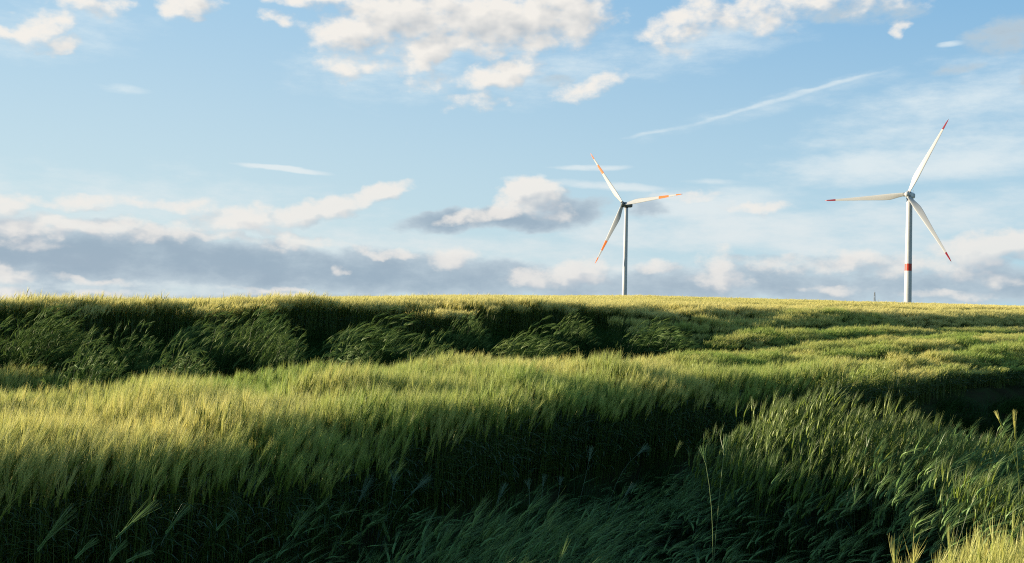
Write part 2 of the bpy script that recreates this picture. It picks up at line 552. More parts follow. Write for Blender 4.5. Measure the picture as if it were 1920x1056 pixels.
def blade_mesh(name, r0, r1, R, mat, cap0, cap1):
    steps = max(3, int((r1 - r0) / R * 34))
    mb = MB()
    mb.loft([blade_ring(r0 + (r1 - r0) * i / steps, R) for i in range(steps + 1)], cap0, cap1)
    return mesh_data(name, mb.v, mb.f, [mat], None, True)


def turbine(hub_px, dist, R, yaw_deg, theta0, label, cat, tower_d, bands, tip_from, tip_mat, nac_mat, hub_mat, band_z, group):
    hubp = EYE + ray(*hub_px) * dist
    to_cam = math.atan2(-hubp.x, -hubp.y)
    ax_az = to_cam + math.radians(yaw_deg)     # + turns the rotor towards the viewer's left
    ax = Vector((math.sin(ax_az), math.cos(ax_az), 0))
    over = 5.2
    tx, ty = hubp.x - ax.x * over, hubp.y - ax.y * over
    zg = gz(tx, ty)
    root = empty('wind_turbine', (tx, ty, zg))
    tag(root, label, cat, group)
    htop = hubp.z - zg - 1.9
    d0, d1 = tower_d

    def dia(z):
        return d0 + (d1 - d0) * (z / htop)
    mb = MB()
    n = 40
    zs = list(np.linspace(-1.0, htop, 16))
    mb.loft([[Vector((math.cos(2 * math.pi * k / n), math.sin(2 * math.pi * k / n), 0)) * dia(max(z, 0)) * 0.5 + Vector((0, 0, z)) for k in range(n)] for z in zs])
    tower = mb.build('tower', M_WHITE, root, True)
    for fz in (0.27, 0.52, 0.76):              # flange seams between the tower sections
        mb = MB()
        z = htop * fz
        mb.loft([[Vector((math.cos(2 * math.pi * k / n), math.sin(2 * math.pi * k / n), 0)) * (dia(z) * 0.5 + e) + Vector((0, 0, z + dz)) for k in range(n)]
                 for e, dz in ((0.0, -0.07), (0.02, -0.05), (0.02, 0.05), (0.0, 0.07))], False, False)
        mb.build('flange', M_WHITE, tower, True)
    if band_z:
        z0, z1 = band_z[0] - zg, band_z[1] - zg
        mb = MB()
        mb.loft([[Vector((math.cos(2 * math.pi * k / n), math.sin(2 * math.pi * k / n), 0)) * (dia(z) * 0.5 + 0.012) + Vector((0, 0, z)) for k in range(n)] for z in (z0, z1)], False, False)
        o = mb.build('warning_band', M_BAND, tower, True)
        o['label'] = 'red painted band round the white tower'
    # nacelle: rounded box along the axis, local -Y is upwind
    rot = Matrix.Rotation(math.atan2(-ax.x, ax.y) + math.pi, 4, 'Z')   # maps local -Y to ax
    tilt = Matrix.Rotation(math.radians(-4.0), 4, 'X')

    def ringbox(y, w, h, zc, n=24, p=4.0):
        o = []
        for k in range(n):
            a = 2 * math.pi * k / n
            ca, sa = math.cos(a), math.sin(a)
            q = (abs(ca) ** p + abs(sa) ** p) ** (-1.0 / p)
            o.append(Vector((w * 0.5 * ca * q, y, zc + h * 0.5 * sa * q)))
        return o
    mb = MB()
    prof = [(-3.2, 2.5, 2.6, 0.0), (-2.9, 3.2, 3.3, 0.0), (-1.5, 3.6, 3.7, 0.05), (3.0, 3.6, 3.8, 0.1), (6.0, 3.5, 3.5, 0.15), (6.9, 3.3, 3.2, 0.2), (7.1, 2.9, 2.8, 0.2)]
    mb.loft([list(reversed(ringbox(*q))) for q in prof])
    nac = mb.build('nacelle', nac_mat, root, True)
    nac.matrix_local = Matrix.Translation((0, 0, htop + 1.9)) @ rot
    mb = MB()
    mb.loft([[Vector((math.cos(2 * math.pi * k / 24) * rr, math.sin(2 * math.pi * k / 24) * rr, z)) for k in range(24)] for z, rr in ((-2.35, d1 * 0.5 + 0.12), (-1.7, d1 * 0.5 + 0.12))])
    mb.build('yaw_collar', M_BLACK, nac, True)
    mb = MB()
    for sx_ in (-1, 1):                        # side louvre strips
        for zz in (0.75, 0.1, -0.55):
            x0 = sx_ * 1.80
            mb.loft([[Vector((x0 + dx * sx_, y, zz + dz)) for dx, dz in ((-0.03, -0.16), (0.05, -0.16), (0.05, 0.16), (-0.03, 0.16))] for y in (0.2, 6.0)])
    mb.build('louvre', M_BLACK if nac_mat is M_DARK else M_STEEL, nac)
    for px_ in (-0.7, 0.7):
        mb = MB()
        mb.tube((px_, 5.9, 1.8), (px_, 5.9, 3.3), 0.07)
        mb.tube((px_ - 0.3, 5.9, 3.1), (px_ + 0.3, 5.9, 3.1), 0.06)
        mb.tube((px_, 5.9, 3.3), (px_, 5.9, 3.55), 0.16)
        mb.build('wind_sensor', M_STEEL, nac)
    # hub and spinner
    hub_m = Matrix.Translation((ax.x * over, ax.y * over, htop + 1.9)) @ rot @ tilt
    mb = MB()
    n = 28
    prof = [(1.75, 1.35), (1.7, 1.62), (0.8, 1.78), (-0.4, 1.76), (-1.1, 1.55), (-1.7, 1.15), (-2.05, 0.7), (-2.2, 0.2)]
    mb.loft([[Vector((math.cos(2 * math.pi * k / n) * rr, y, math.sin(2 * math.pi * k / n) * rr)) for k in range(n)] for y, rr in prof])
    hub = mb.build('hub', hub_mat, root, True)
    hub.matrix_local = hub_m
    for k in range(3):
        ang = math.radians(theta0 + 120 * k)
        # looking from upwind towards +Y: clockwise means towards +X(local) ... viewer's right
        bm_ = hub_m @ Matrix.Rotation(ang, 4, 'Y') @ Matrix.Rotation(math.radians(2.0), 4, 'X')
        edges = [1.35]
        for a, c in bands: edges += [a * R, c * R]
        edges += [tip_from * R, R]
        bl = obj('blade', blade_mesh('blade', edges[0], edges[1], R, M_BLADE, True, False), root)
        bl.matrix_local = bm_
        cuff = MB()
        cuff.loft([[Vector((math.cos(2 * math.pi * j / 24) * rr, math.sin(2 * math.pi * j / 24) * rr, z)) for j in range(24)] for z, rr in ((1.5, 1.2), (2.0, 1.2))])
        cuff.build('root_collar', M_BLACK if hub_mat is M_DARK else M_STEEL, bl, True)
        i = 1
        for a, c in bands:
            obj('blade_band', blade_mesh('blade_band', edges[i], edges[i + 1], R, tip_mat, False, False), bl)
            obj('blade_section', blade_mesh('blade_section', edges[i + 1], edges[i + 2], R, M_BLADE, False, False), bl)
            i += 2
        tipo = obj('blade_tip', blade_mesh('blade_tip', edges[-2], edges[-1], R, tip_mat, False, True), bl)
        tipo['label'] = 'painted blade tip'
    return root


D1T, D2T = 753.0, 610.0
zb = [(EYE + ray(1700.5, yy) * D2T).z for yy in (507.5, 494.0)]
turbine((1168.5, 383), D1T, 50.0, 28, -36.2, 'farther white wind turbine with dark nacelle and orange double bands on its blades', 'wind turbine',
        (4.1, 2.8), [(0.605, 0.77)], 0.89, M_ORANGE, M_DARK, M_DARK, None, 'wind turbines behind the field')
turbine((1701.4, 364.5), D2T, 50.0, 14, 27.3, 'nearer white wind turbine with red blade tips and one red band on its tower', 'wind turbine',
        (4.75, 3.4), [], 0.865, M_RED, M_GREY, M_WHITE, zb, 'wind turbines behind the field')


# far lattice pylon behind the crest
def pylon(px, py_top, dist):
    top = EYE + ray(px, py_top) * dist
    x, y = top.x, top.y
    zg = gz(x, y)
    h = top.z - zg
    root = empty('lattice_mast', (x, y, zg))
    tag(root, 'tiny grey lattice mast on the skyline left of the nearer turbine tower', 'mast')
    w0 = 5.2 * dist / 1400; w1 = 1.0 * dist / 1400; rr = 0.17 * dist / 1400

    def corner(k, f):
        w = (w0 + (w1 - w0) * f) * 0.5
        return Vector(((-w, w, w, -w)[k], (-w, -w, w, w)[k], h * f))
    for k in range(4):
        mb = MB(); mb.tube(corner(k, 0), corner(k, 1), rr * 1.2, rr, 5)
        mb.build('leg', M_STEEL, root)
    mb = MB()
    N = 9
    for i in range(N):
        f0, f1 = i / N, (i + 1) / N
        for k in range(4):
            q = (k + 1) % 4
            mb.tube(corner(k, f0), corner(q, f1), rr * 0.6, None, 4)
            mb.tube(corner(q, f0), corner(k, f1), rr * 0.6, None, 4)
            mb.tube(corner(k, f1), corner(q, f1), rr * 0.6, None, 4)
    mb.build('bracing', M_STEEL, root)
    mb = MB(); mb.tube((0, 0, h), (0, 0, h * 1.06), rr * 0.8, rr * 0.3, 5)
    mb.build('spike', M_STEEL, root)


pylon(1640, 548, 1400.0)


# ------------------------------------------------------------------ plants
def leafy(name, c_a, c_b, trans, rough=0.6, spec=0.25, patch=0.35, var=0.35):
    """two-sided plant tissue: diffuse + translucent + a little gloss; colour varies per plant and over the field"""
    mt = bpy.data.materials.new(name); mt.use_nodes = True
    t = mt.node_tree; t.nodes.clear()
    b = NB(t)
    geo = b.n('ShaderNodeNewGeometry'); oi = b.n('ShaderNodeObjectInfo')
    nz = b.noise(geo.outputs['Position'], patch, 3.0, 0.6)
    f = b.math('ADD', b.smooth(nz, 0.35, 0.65, 0.0, 1.0 - var), b.math('MULTIPLY', oi.outputs['Random'], var), clamp=True)
    col = b.mix(f, (*c_a, 1), (*c_b, 1))
    df = b.n('ShaderNodeBsdfDiffuse'); b.put(df.inputs['Color'], col)
    tr = b.n('ShaderNodeBsdfTranslucent'); b.put(tr.inputs['Color'], col)
    ms = b.n('ShaderNodeMixShader'); ms.inputs[0].default_value = trans
    t.links.new(df.outputs[0], ms.inputs[1]); t.links.new(tr.outputs[0], ms.inputs[2])
    gl = b.n('ShaderNodeBsdfGlossy'); gl.inputs['Roughness'].default_value = rough
    gl.inputs['Color'].default_value = (0.9, 0.9, 0.8, 1)
    ms2 = b.n('ShaderNodeMixShader'); ms2.inputs[0].default_value = spec * 0.2
    t.links.new(ms.outputs[0], ms2.inputs[1]); t.links.new(gl.outputs[0], ms2.inputs[2])
    out = b.n('ShaderNodeOutputMaterial'); t.links.new(ms2.outputs[0], out.inputs[0])
    return mt


M_STEM = leafy('barley_stem', (0.040, 0.080, 0.010), (0.070, 0.100, 0.012), 0.15, 0.45, 0.12)
M_LEAF = leafy('barley_leaf', (0.022, 0.060, 0.010), (0.040, 0.080, 0.012), 0.35, 0.4, 0.3)
M_EAR = leafy('barley_ear', (0.13, 0.20, 0.022), (0.24, 0.26, 0.040), 0.3, 0.45, 0.12)
M_AWN = leafy('barley_awn', (0.23, 0.335, 0.055), (0.60, 0.53, 0.16), 0.45, 0.5, 0.12)
M_GEAR = leafy('green_barley_ear', (0.11, 0.22, 0.065), (0.17, 0.26, 0.065), 0.3, 0.45, 0.1)
M_GAWN = leafy('shade_dark_barley_awn', (0.075, 0.155, 0.052), (0.155, 0.230, 0.070), 0.4, 0.35, 0.1, 0.9, 0.5)  # awn colour lowered to carry the shade of the dip
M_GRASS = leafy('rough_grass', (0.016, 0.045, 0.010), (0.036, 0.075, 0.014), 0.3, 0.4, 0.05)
PMATS = [M_STEM, M_LEAF, M_EAR, M_AWN]
M_GSTEM = leafy('shade_dark_barley_stem', (0.012, 0.030, 0.008), (0.022, 0.042, 0.010), 0.15, 0.45, 0.08)  # darkened copy of the stem: the dip's shade is put into the colour
M_GLEAF = leafy('shade_dark_barley_leaf', (0.006, 0.020, 0.006), (0.012, 0.030, 0.008), 0.3, 0.4, 0.08)  # leaf darkened likewise, shade painted into its green
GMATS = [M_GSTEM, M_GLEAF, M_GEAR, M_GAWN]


class PB:
    """plant mesh builder"""
    def __init__(self):
        self.v, self.f, self.m = [], [], []

    def strip(self, pts, widths, side, mat):
        b0 = len(self.v)
        n = len(pts)
        for p, w in zip(pts, widths):
            self.v.append(p - side * (w * 0.5)); self.v.append(p + side * (w * 0.5))
        for i in range(n - 1):
            a = b0 + 2 * i
            self.f.append((a, a + 1, a + 3, a + 2)); self.m.append(mat)

    def tri(self, p, tip, side, w, mat):
        b0 = len(self.v)
        self.v += [p - side * (w * 0.5), p + side * (w * 0.5), tip]
        self.f.append((b0, b0 + 1, b0 + 2)); self.m.append(mat)

    def spindle(self, pts, radii, mat, n=5):
        b0 = len(self.v)
        for i, (p, r) in enumerate(zip(pts, radii)):
            d = (pts[min(i + 1, len(pts) - 1)] - pts[max(i - 1, 0)]).normalized()
            a = d.orthogonal().normalized(); c = d.cross(a)
            for k in range(n):
                an = 2 * math.pi * k / n
                self.v.append(p + (a * math.cos(an) + c * math.sin(an)) * r)
        for i in range(len(pts) - 1):
            for k in range(n):
                a = b0 + i * n + k; q = b0 + i * n + (k + 1) % n
                self.f.append((a, q, q + n, a + n)); self.m.append(mat)


R = random.Random(5)


def rnd_side(d):
    a = d.orthogonal().normalized(); c = d.cross(a)
    an = R.uniform(0, math.pi)
    return (a * math.cos(an) + c * math.sin(an)).normalized()


def plant(pb, base, h, lean, wind, nod, awn_n, awn_len, awn_w, ear_len, ear_r, stem_w, leaves, stem_seg=4, awn_seg=1, ear_mode='spindle', spread=0.22, leaf_w=0.010):
    wind = wind.normalized()
    up = Vector((0, 0, 1))
    pts, ang = [], []
    p = Vector(base)
    L = h * (1 + 0.25 * lean * lean)
    dl = L / stem_seg
    d = up
    pts.append(p.copy())
    for i in range(stem_seg):
        f = (i + 0.6) / stem_seg
        th = lean * 1.25 * f ** 1.3
        d = (up * math.cos(th) + wind * math.sin(th))
        p = p + d * dl
        pts.append(p.copy())
    side = rnd_side(d)
    pb.strip(pts, [stem_w * (1 - 0.35 * i / stem_seg) for i in range(stem_seg + 1)], side, 0)
    # leaves
    for k in range(leaves):
        i = min(stem_seg - 1, 1 + int(R.uniform(0.0, 0.75) * (stem_seg - 1)))
        o = pts[i].lerp(pts[i + 1], R.random())
        an = R.uniform(-1.2, 1.2)
        hd = Vector((wind.x * math.cos(an) - wind.y * math.sin(an), wind.x * math.sin(an) + wind.y * math.cos(an), 0))
        ll = R.uniform(0.14, 0.26) * (h / 0.9)
        lp = [o]; e0 = R.uniform(0.5, 1.15); droop = R.uniform(1.2, 2.4)
        q = o.copy()
        for j in range(4):
            e = e0 - droop * j / 4.0
            q = q + (hd * math.cos(e) + up * math.sin(e)) * (ll / 4)
            lp.append(q.copy())
        sd = hd.cross(up).normalized()
        sd = (sd + up * R.uniform(-0.5, 0.5)).normalized()
        pb.strip(lp, [leaf_w * q for q in (0.6, 1.0, 0.95, 0.65, 0.08)], sd, 1)
    # ear, bending over downwind
    ep = [p.copy()]; q = p.copy(); th0 = lean * 1.25
    for j in range(3):
        th = th0 + nod * (j + 1) / 3.0
        d = up * math.cos(th) + wind * math.sin(th)
        q = q + d * (ear_len / 3)
        ep.append(q.copy())
    if ear_mode == 'spindle':
        pb.spindle(ep, [ear_r * 0.5, ear_r, ear_r * 0.9, ear_r * 0.25], 2)
    else:
        pb.strip(ep, [ear_r * 1.2, ear_r * 2, ear_r * 1.8, ear_r * 0.5], rnd_side(d), 2)
    th_a = th0 + nod * 0.8
    for k in range(awn_n):
        f = R.uniform(0.05, 1.0)
        i = min(2, int(f * 3)); o = ep[i].lerp(ep[i + 1], f * 3 - i)
        th = th_a + R.gauss(0.0, spread)
        fd = (up * math.cos(th) + wind * math.sin(th))
        sidew = wind.cross(up)
        fd = (fd + sidew * R.gauss(0, spread)).normalized()
        ln = awn_len * R.uniform(0.7, 1.1)
        if awn_seg == 1:
            pb.tri(o, o + fd * ln, rnd_side(fd), awn_w, 3)
        else:
            mid = o + fd * ln * 0.5
            fd2 = (fd + wind * 0.12 - up * 0.03).normalized()
            pb.strip([o, mid, mid + fd2 * ln * 0.5], [awn_w, awn_w * 0.8, awn_w * 0.15], rnd_side(fd), 3)


W0V = Vector((1.0, -0.15, 0))


def jwind(j):
    a = R.gauss(0, j)
    return Vector((W0V.x * math.cos(a) - W0V.y * math.sin(a), W0V.x * math.sin(a) + W0V.y * math.cos(a), 0))


def proto_collection(name, meshes):
    c = bpy.data.collections.new(name)
    for i, me in enumerate(meshes):
        c.objects.link(bpy.data.objects.new('%s_%02d' % (name, i), me))
    return c


def near_protos(mats, n, lean_lo, lean_hi, nod_lo, nod_hi, spread, awn_len, prefix, per=3, awn_n=20, awn_w=0.0021, leaves=2):
    out = []
    for i in range(n):
        pb = PB()
        for k in range(per):
            base = Vector((R.uniform(-0.05, 0.05), R.uniform(-0.05, 0.05), 0)) if k else Vector((0, 0, 0))
            plant(pb, base, R.uniform(0.86, 1.04), R.uniform(lean_lo, lean_hi), jwind(0.35), R.uniform(nod_lo, nod_hi), awn_n, awn_len, awn_w,
                  R.uniform(0.08, 0.11), 0.0075, 0.0042, leaves, 5, 2, 'spindle', spread)
        out.append(mesh_data(prefix, pb.v, pb.f, mats, pb.m))
    return proto_collection(prefix, out)


def patch_protos(mats, n, size, count, lean_lo, lean_hi, nod, awn_n, awn_len, awn_w, ear_r, stem_w, leaves, leaf_w, prefix, spread=0.2, hj=0.10):
    out = []
    for i in range(n):
        pb = PB()
        for k in range(count):
            base = Vector((R.uniform(-0.5, 0.5) * size, R.uniform(-0.5, 0.5) * size, 0))
            plant(pb, base, 1.0 + R.gauss(0, hj * 0.6), R.uniform(lean_lo, lean_hi), jwind(0.3), R.uniform(0.1, nod), awn_n, awn_len, awn_w, 0.09, ear_r, stem_w, leaves, 3, 1, 'strip', spread, leaf_w)
        out.append(mesh_data(prefix, pb.v, pb.f, mats, pb.m))
    return proto_collection(prefix, out)


C_NEAR = near_protos(PMATS, 12, -0.04, 0.14, 0.0, 0.28, 0.13, 0.17, 'barley_plant')
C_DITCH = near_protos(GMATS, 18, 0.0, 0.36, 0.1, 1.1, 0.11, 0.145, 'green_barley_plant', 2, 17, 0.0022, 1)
C_MID = patch_protos(PMATS, 6, 0.5, 70, -0.02, 0.18, 0.4, 7, 0.18, 0.006, 0.007, 0.006, 1, 0.014, 'barley_patch')
M_FARAWN = leafy('sunlit_ripe_barley_awn', (0.52, 0.48, 0.14), (0.70, 0.60, 0.22), 0.45, 0.5, 0.1, 0.03, 0.25)  # ripe gold, brightened so the colour carries the sunlight of the far strip
RIPE = [M_STEM, M_LEAF, M_EAR, M_FARAWN]
C_MIDRIPE = patch_protos(RIPE, 5, 0.5, 70, 0.0, 0.2, 0.4, 7, 0.18, 0.007, 0.008, 0.006, 1, 0.014, 'ripe_barley_patch')
C_FAR = patch_protos(RIPE, 5, 1.3, 120, 0.02, 0.24, 0.5, 8, 0.20, 0.016, 0.013, 0.014, 0, 0.02, 'barley_far_patch', 0.25)


FMATS = [leafy('fresh_barley_stem', (0.030, 0.070, 0.010), (0.055, 0.090, 0.012), 0.15, 0.45, 0.1), M_GLEAF,
         leafy('fresh_barley_ear', (0.10, 0.17, 0.018), (0.17, 0.21, 0.025), 0.3, 0.45, 0.1), leafy('fresh_barley_awn', (0.10, 0.17, 0.045), (0.18, 0.22, 0.06), 0.4, 0.4, 0.1)]
C_FRESH = near_protos(FMATS, 10, 0.0, 0.22, 0.02, 0.45, 0.12, 0.13, 'fresh_barley_plant', 2)


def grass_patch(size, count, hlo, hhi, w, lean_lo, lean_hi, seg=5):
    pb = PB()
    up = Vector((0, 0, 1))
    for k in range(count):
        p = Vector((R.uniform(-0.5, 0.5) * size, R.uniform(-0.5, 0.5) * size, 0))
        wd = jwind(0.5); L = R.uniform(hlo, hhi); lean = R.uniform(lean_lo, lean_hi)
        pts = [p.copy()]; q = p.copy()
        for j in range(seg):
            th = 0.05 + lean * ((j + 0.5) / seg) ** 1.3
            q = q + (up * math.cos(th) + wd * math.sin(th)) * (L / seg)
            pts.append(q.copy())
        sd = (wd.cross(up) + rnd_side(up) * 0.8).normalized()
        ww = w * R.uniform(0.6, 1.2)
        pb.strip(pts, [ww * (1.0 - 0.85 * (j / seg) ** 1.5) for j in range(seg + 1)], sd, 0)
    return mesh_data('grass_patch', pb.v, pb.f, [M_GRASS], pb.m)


C_WEED = proto_collection('grass_patch', [grass_patch(0.5, 120, 0.45, 1.0, 0.014, 0.5, 1.7) for _ in range(5)])


def scatter_group():
    g = bpy.data.node_groups.new('scatter_plants', 'GeometryNodeTree')
    g.is_modifier = True
    g.interface.new_socket('Geometry', in_out='INPUT', socket_type='NodeSocketGeometry')
    g.interface.new_socket('Plants', in_out='INPUT', socket_type='NodeSocketCollection')
    g.interface.new_socket('Geometry', in_out='OUTPUT', socket_type='NodeSocketGeometry')
    N, Lk = g.nodes, g.links
    gi, go = N.new('NodeGroupInput'), N.new('NodeGroupOutput')
    ci = N.new('GeometryNodeCollectionInfo'); ci.inputs['Separate Children'].default_value = True; ci.inputs['Reset Children'].default_value = True
    Lk.new(gi.outputs['Plants'], ci.inputs['Collection'])
    ip = N.new('GeometryNodeInstanceOnPoints')
    ip.inputs['Pick Instance'].default_value = True

    def attr(nm, ty):
        a = N.new('GeometryNodeInputNamedAttribute'); a.data_type = ty; a.inputs['Name'].default_value = nm
        return a.outputs['Attribute']
    Lk.new(gi.outputs['Geometry'], ip.inputs['Points'])
    Lk.new(ci.outputs[0], ip.inputs['Instance'])
    Lk.new(attr('pick', 'INT'), ip.inputs['Instance Index'])
    er = N.new('FunctionNodeEulerToRotation')
    Lk.new(attr('turn', 'FLOAT_VECTOR'), er.inputs[0])
    Lk.new(er.outputs[0], ip.inputs['Rotation'])
    Lk.new(attr('size', 'FLOAT_VECTOR'), ip.inputs['Scale'])
    Lk.new(ip.outputs[0], go.inputs[0])
    return g


SCATTER = scatter_group()


def scatter(name, coll, pos, rot, size, label, cat):
    n = len(pos)
    me = bpy.data.meshes.new(name)
    me.vertices.add(n)
    me.vertices.foreach_set('co', np.asarray(pos, np.float32).ravel())
    a = me.attributes.new('pick', 'INT', 'POINT'); a.data.foreach_set('value', rng.integers(0, len(coll.objects), n).astype(np.int32))
    a = me.attributes.new('turn', 'FLOAT_VECTOR', 'POINT'); a.data.foreach_set('vector', np.asarray(rot, np.float32).ravel())
    a = me.attributes.new('size', 'FLOAT_VECTOR', 'POINT'); a.data.foreach_set('vector', np.asarray(size, np.float32).ravel())
    o = obj(name, me)
    md = o.modifiers.new('plants', 'NODES'); md.node_group = SCATTER
    ident = [s for s in SCATTER.interface.items_tree if s.in_out == 'INPUT' and s.name == 'Plants'][0].identifier
    md[ident] = coll
    tag(o, label, cat, None, 'stuff')
    print(name, n)
    return o


def crop_height(x, y):
    """height of the standing crop in metres; 0 where none stands"""
    s, t = row_coords(x, y)
    calm = 1 - 0.45 * sstep(s, 9, 13) - 0.30 * sstep(s, 19, 22)
    h = 0.93 + calm * ((vnoise(x, y, 4.5, 21) - 0.5) * 0.14 + (vnoise(x, y, 1.1, 22) - 0.5) * 0.24 + (vnoise(x, y, 0.45, 23) - 0.5) * 0.20)
    r = np.hypot(x, y)
    for s0, wdt, dep, sd in ((8.7, 0.6, 0.50, 30), (10.8, 0.95, 0.75, 31), (15.0, 1.0, 0.72, 32), (17.8, 1.0, 0.70, 33), (12.9, 0.6, 0.5, 34)):
        k = np.clip((vnoise(t, s * 0.3, 9.0, sd) - 0.30 + 0.25 * sstep(t, 12, 22)) * 2.2, 0, 1)
        far = sstep(t, 9, 15)
        k = np.maximum(k, far * 0.85)
        h = h * (1 - np.minimum(dep * (1 + 0.35 * far), 0.85) * k * np.exp(-((s - s0) / (wdt * (1 + 0.15 * far))) ** 2))
    for i, s0 in enumerate((27.0, 31.0, 37.5, 44.0, 53.0, 62.0, 72.0, 86.0, 101.0, 118.0)):
        k = np.clip((vnoise(t, s * 0.3, 22.0, 50 + i) - 0.40) * 3.0, 0, 1)
        h = h * (1 - 0.75 * k * np.exp(-((s - s0) / 1.0) ** 2))
    h = h * (1 - 0.8 * sstep(t, 40, 47) * sstep(t, 86, 72) * np.exp(-((s - 23.6) / 1.3) ** 2))   # wheel track
    dips = sstep(vnoise(x, y, 2.6, 41), 0.72, 0.9)
    return h * (1 - 0.25 * dips)


def in_view(x, y, ml, mr):
    return (x > -0.53 * y - ml) & (x < 0.54 * y + mr)


def rots(n, jz, tx, ty):
    return np.stack([rng.normal(0, tx, n), rng.normal(0, ty, n), rng.normal(0, jz, n)], 1)


def finish(x, y, h, jz=0.45, tx=0.07, ty=0.07, wide=(0.85, 1.15), lean_field=0.0):
    n = len(x)
    pos = np.stack([x, y, ground(x, y) - 0.02], 1)
    rot = rots(n, jz, tx, ty)
    if lean_field:
        rot[:, 1] += (vnoise(x, y, 1.3, 71) * 0.65 + vnoise(x, y, 0.5, 72) * 0.35 - 0.42) * lean_field
    sxy = rng.uniform(*wide, n)
    return pos, rot, np.stack([sxy, sxy, h * rng.uniform(0.93, 1.06, n)], 1)


# near standing crop, plant by plant
def rand_area(x0, x1, y0, y1, dens):
    n = int((x1 - x0) * (y1 - y0) * dens)
    return rng.uniform(x0, x1, n), rng.uniform(y0, y1, n)


x, y = rand_area(-14, 14, 1.0, 16.0, 150)
s, t = row_coords(x, y)
edge = s - e1(t)
keep = (edge > -0.05) & (in_view(x, y, 3.0, 1.0) | ((np.abs(y - 4.2) < 3.4) & (x > -10) & (x < 0)))
x, y, edge = x[keep], y[keep], edge[keep]
h = crop_height(x, y) * (0.90 + 0.10 * sstep(edge, -0.1, 0.6))
scatter('barley_crop', C_NEAR, *finish(x, y, h, 0.4, 0.06, 0.06, (0.9, 1.2), 0.22), 'sunlit golden green barley standing along the shaded foreground dip', 'barley')

# lit barley in the near right corner
x, y = rand_area(-3.5, 4.5, 0.8, 6.5, 170)
s, t = row_coords(x, y)
keep = (x > 1.72) & (s < 1.78 + 0.4 * (vnoise(x, y, 0.7, 48) - 0.5) + np.interp(t, [3, 5.2, 7.5], [0, -0.1, -2.4])) & (np.hypot(x, y) > 1.6) & (y > 1.5) & in_view(x, y, 1.0, 2.5)
x, y = x[keep], y[keep]
scatter('corner_barley', C_NEAR, *finish(x, y, crop_height(x, y) * 0.86, 0.4, 0.07, 0.07, (0.9, 1.15), 0.3), 'golden barley catching the sun in the near right corner', 'barley')

# shaded green barley in the dip
x, y = rand_area(-6, 16, 2.0, 26.0, 125)
s, t = row_coords(x, y)
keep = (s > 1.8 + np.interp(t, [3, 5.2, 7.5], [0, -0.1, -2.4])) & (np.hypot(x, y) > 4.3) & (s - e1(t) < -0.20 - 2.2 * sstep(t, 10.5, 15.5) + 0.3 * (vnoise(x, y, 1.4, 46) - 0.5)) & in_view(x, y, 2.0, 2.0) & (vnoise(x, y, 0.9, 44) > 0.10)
x, y = x[keep], y[keep]
clump = sstep(vnoise(x, y, 1.7, 45), 0.45, 0.85)
h = (0.66 + 0.34 * clump) * rng.uniform(0.68, 1.18, len(x)) * (0.62 + 0.38 * sstep((e1(t) - s)[keep], 0.3, 1.3))
low = hump(x, y) + 0.35 * (vnoise(x, y, 0.5, 47) - 0.5) < 0.33
hx, hy = rand_area(0.8, 6.5, 6.0, 11.8, 170)
hk = hump(hx, hy) + 0.35 * (vnoise(hx, hy, 0.5, 47) - 0.5) >= 0.33
hx, hy = hx[hk], hy[hk]
scatter('tall_green_barley', C_FRESH, *finish(hx, hy, (0.88 + 0.18 * sstep(vnoise(hx, hy, 1.1, 49), 0.3, 0.8)) * rng.uniform(0.85, 1.05, len(hx)), 0.4, 0.07, 0.07, (0.9, 1.2), 0.12), 'brighter green barley clump rising out of the shaded dip into the sun', 'barley')
x, y, h = x[low], y[low], h[low]
scatter('dip_barley', C_DITCH, *finish(x, y, h, 0.5, 0.10, 0.12, (0.95, 1.35), 0.4), 'shade-darkened green windblown barley in the shaded foreground dip', 'barley')

# dark undergrowth on the floor of the dip
st = 0.30
px_, py_ = np.meshgrid(np.arange(-6, 18, st), np.arange(3, 28, st))
x = px_.ravel() + rng.uniform(-0.15, 0.15, px_.size); y = py_.ravel() + rng.uniform(-0.15, 0.15, px_.size)
s, t = row_coords(x, y)
keep = (s > 2.2) & (s - e1(t) < -0.05) & (np.hypot(x, y) > 4.3) & in_view(x, y, 2.0, 2.0)
x, y = x[keep], y[keep]
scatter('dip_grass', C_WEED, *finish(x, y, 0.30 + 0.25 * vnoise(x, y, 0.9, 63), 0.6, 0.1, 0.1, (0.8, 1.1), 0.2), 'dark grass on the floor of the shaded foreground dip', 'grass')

# middle distance and the sun side beyond the left edge, in patches
st = 0.36
px_, py_ = np.meshgrid(np.arange(-34, 46, st), np.arange(-2, 64, st))
x = px_.ravel() + rng.uniform(-0.2, 0.2, px_.size); y = py_.ravel() + rng.uniform(-0.2, 0.2, px_.size)
s, t = row_coords(x, y)
nearzone = (x > -14) & (x < 14) & (y > 1) & (y < 16) & in_view(x, y, 3.0, 1.0)
keep = (s > e1(t) + 0.25) & in_view(x, y, 9.0, 3.0) & ~nearzone & ((hollow(s, t) < 0.15) | (rng.random(len(x)) < 0.8 * sstep(t, 22, 33)) | (s < h0(t)) | (s > h1(t))) & (np.hypot(x, y) < 62)
x, y, s, t = x[keep], y[keep], s[keep], t[keep]
rip = s + 5.0 * sstep(t, 38, 52) + 1.5 * (vnoise(x, y, 5.0, 91) - 0.5) * sstep(t, 34, 40) > h1(t) - 0.3
for nm, cl, k, lb in (('barley_field', C_MID, ~rip, 'golden green barley in windblown rows across the middle of the field'),
                      ('ripe_barley_field', C_MIDRIPE, rip, 'riper golden barley, awns coloured sun-bright, standing beyond the dark hollow')):
    scatter(nm, cl, *finish(x[k], y[k], crop_height(x[k], y[k]), 0.4, 0.05, 0.05, (0.9, 1.15), 0.2), lb, 'barley')

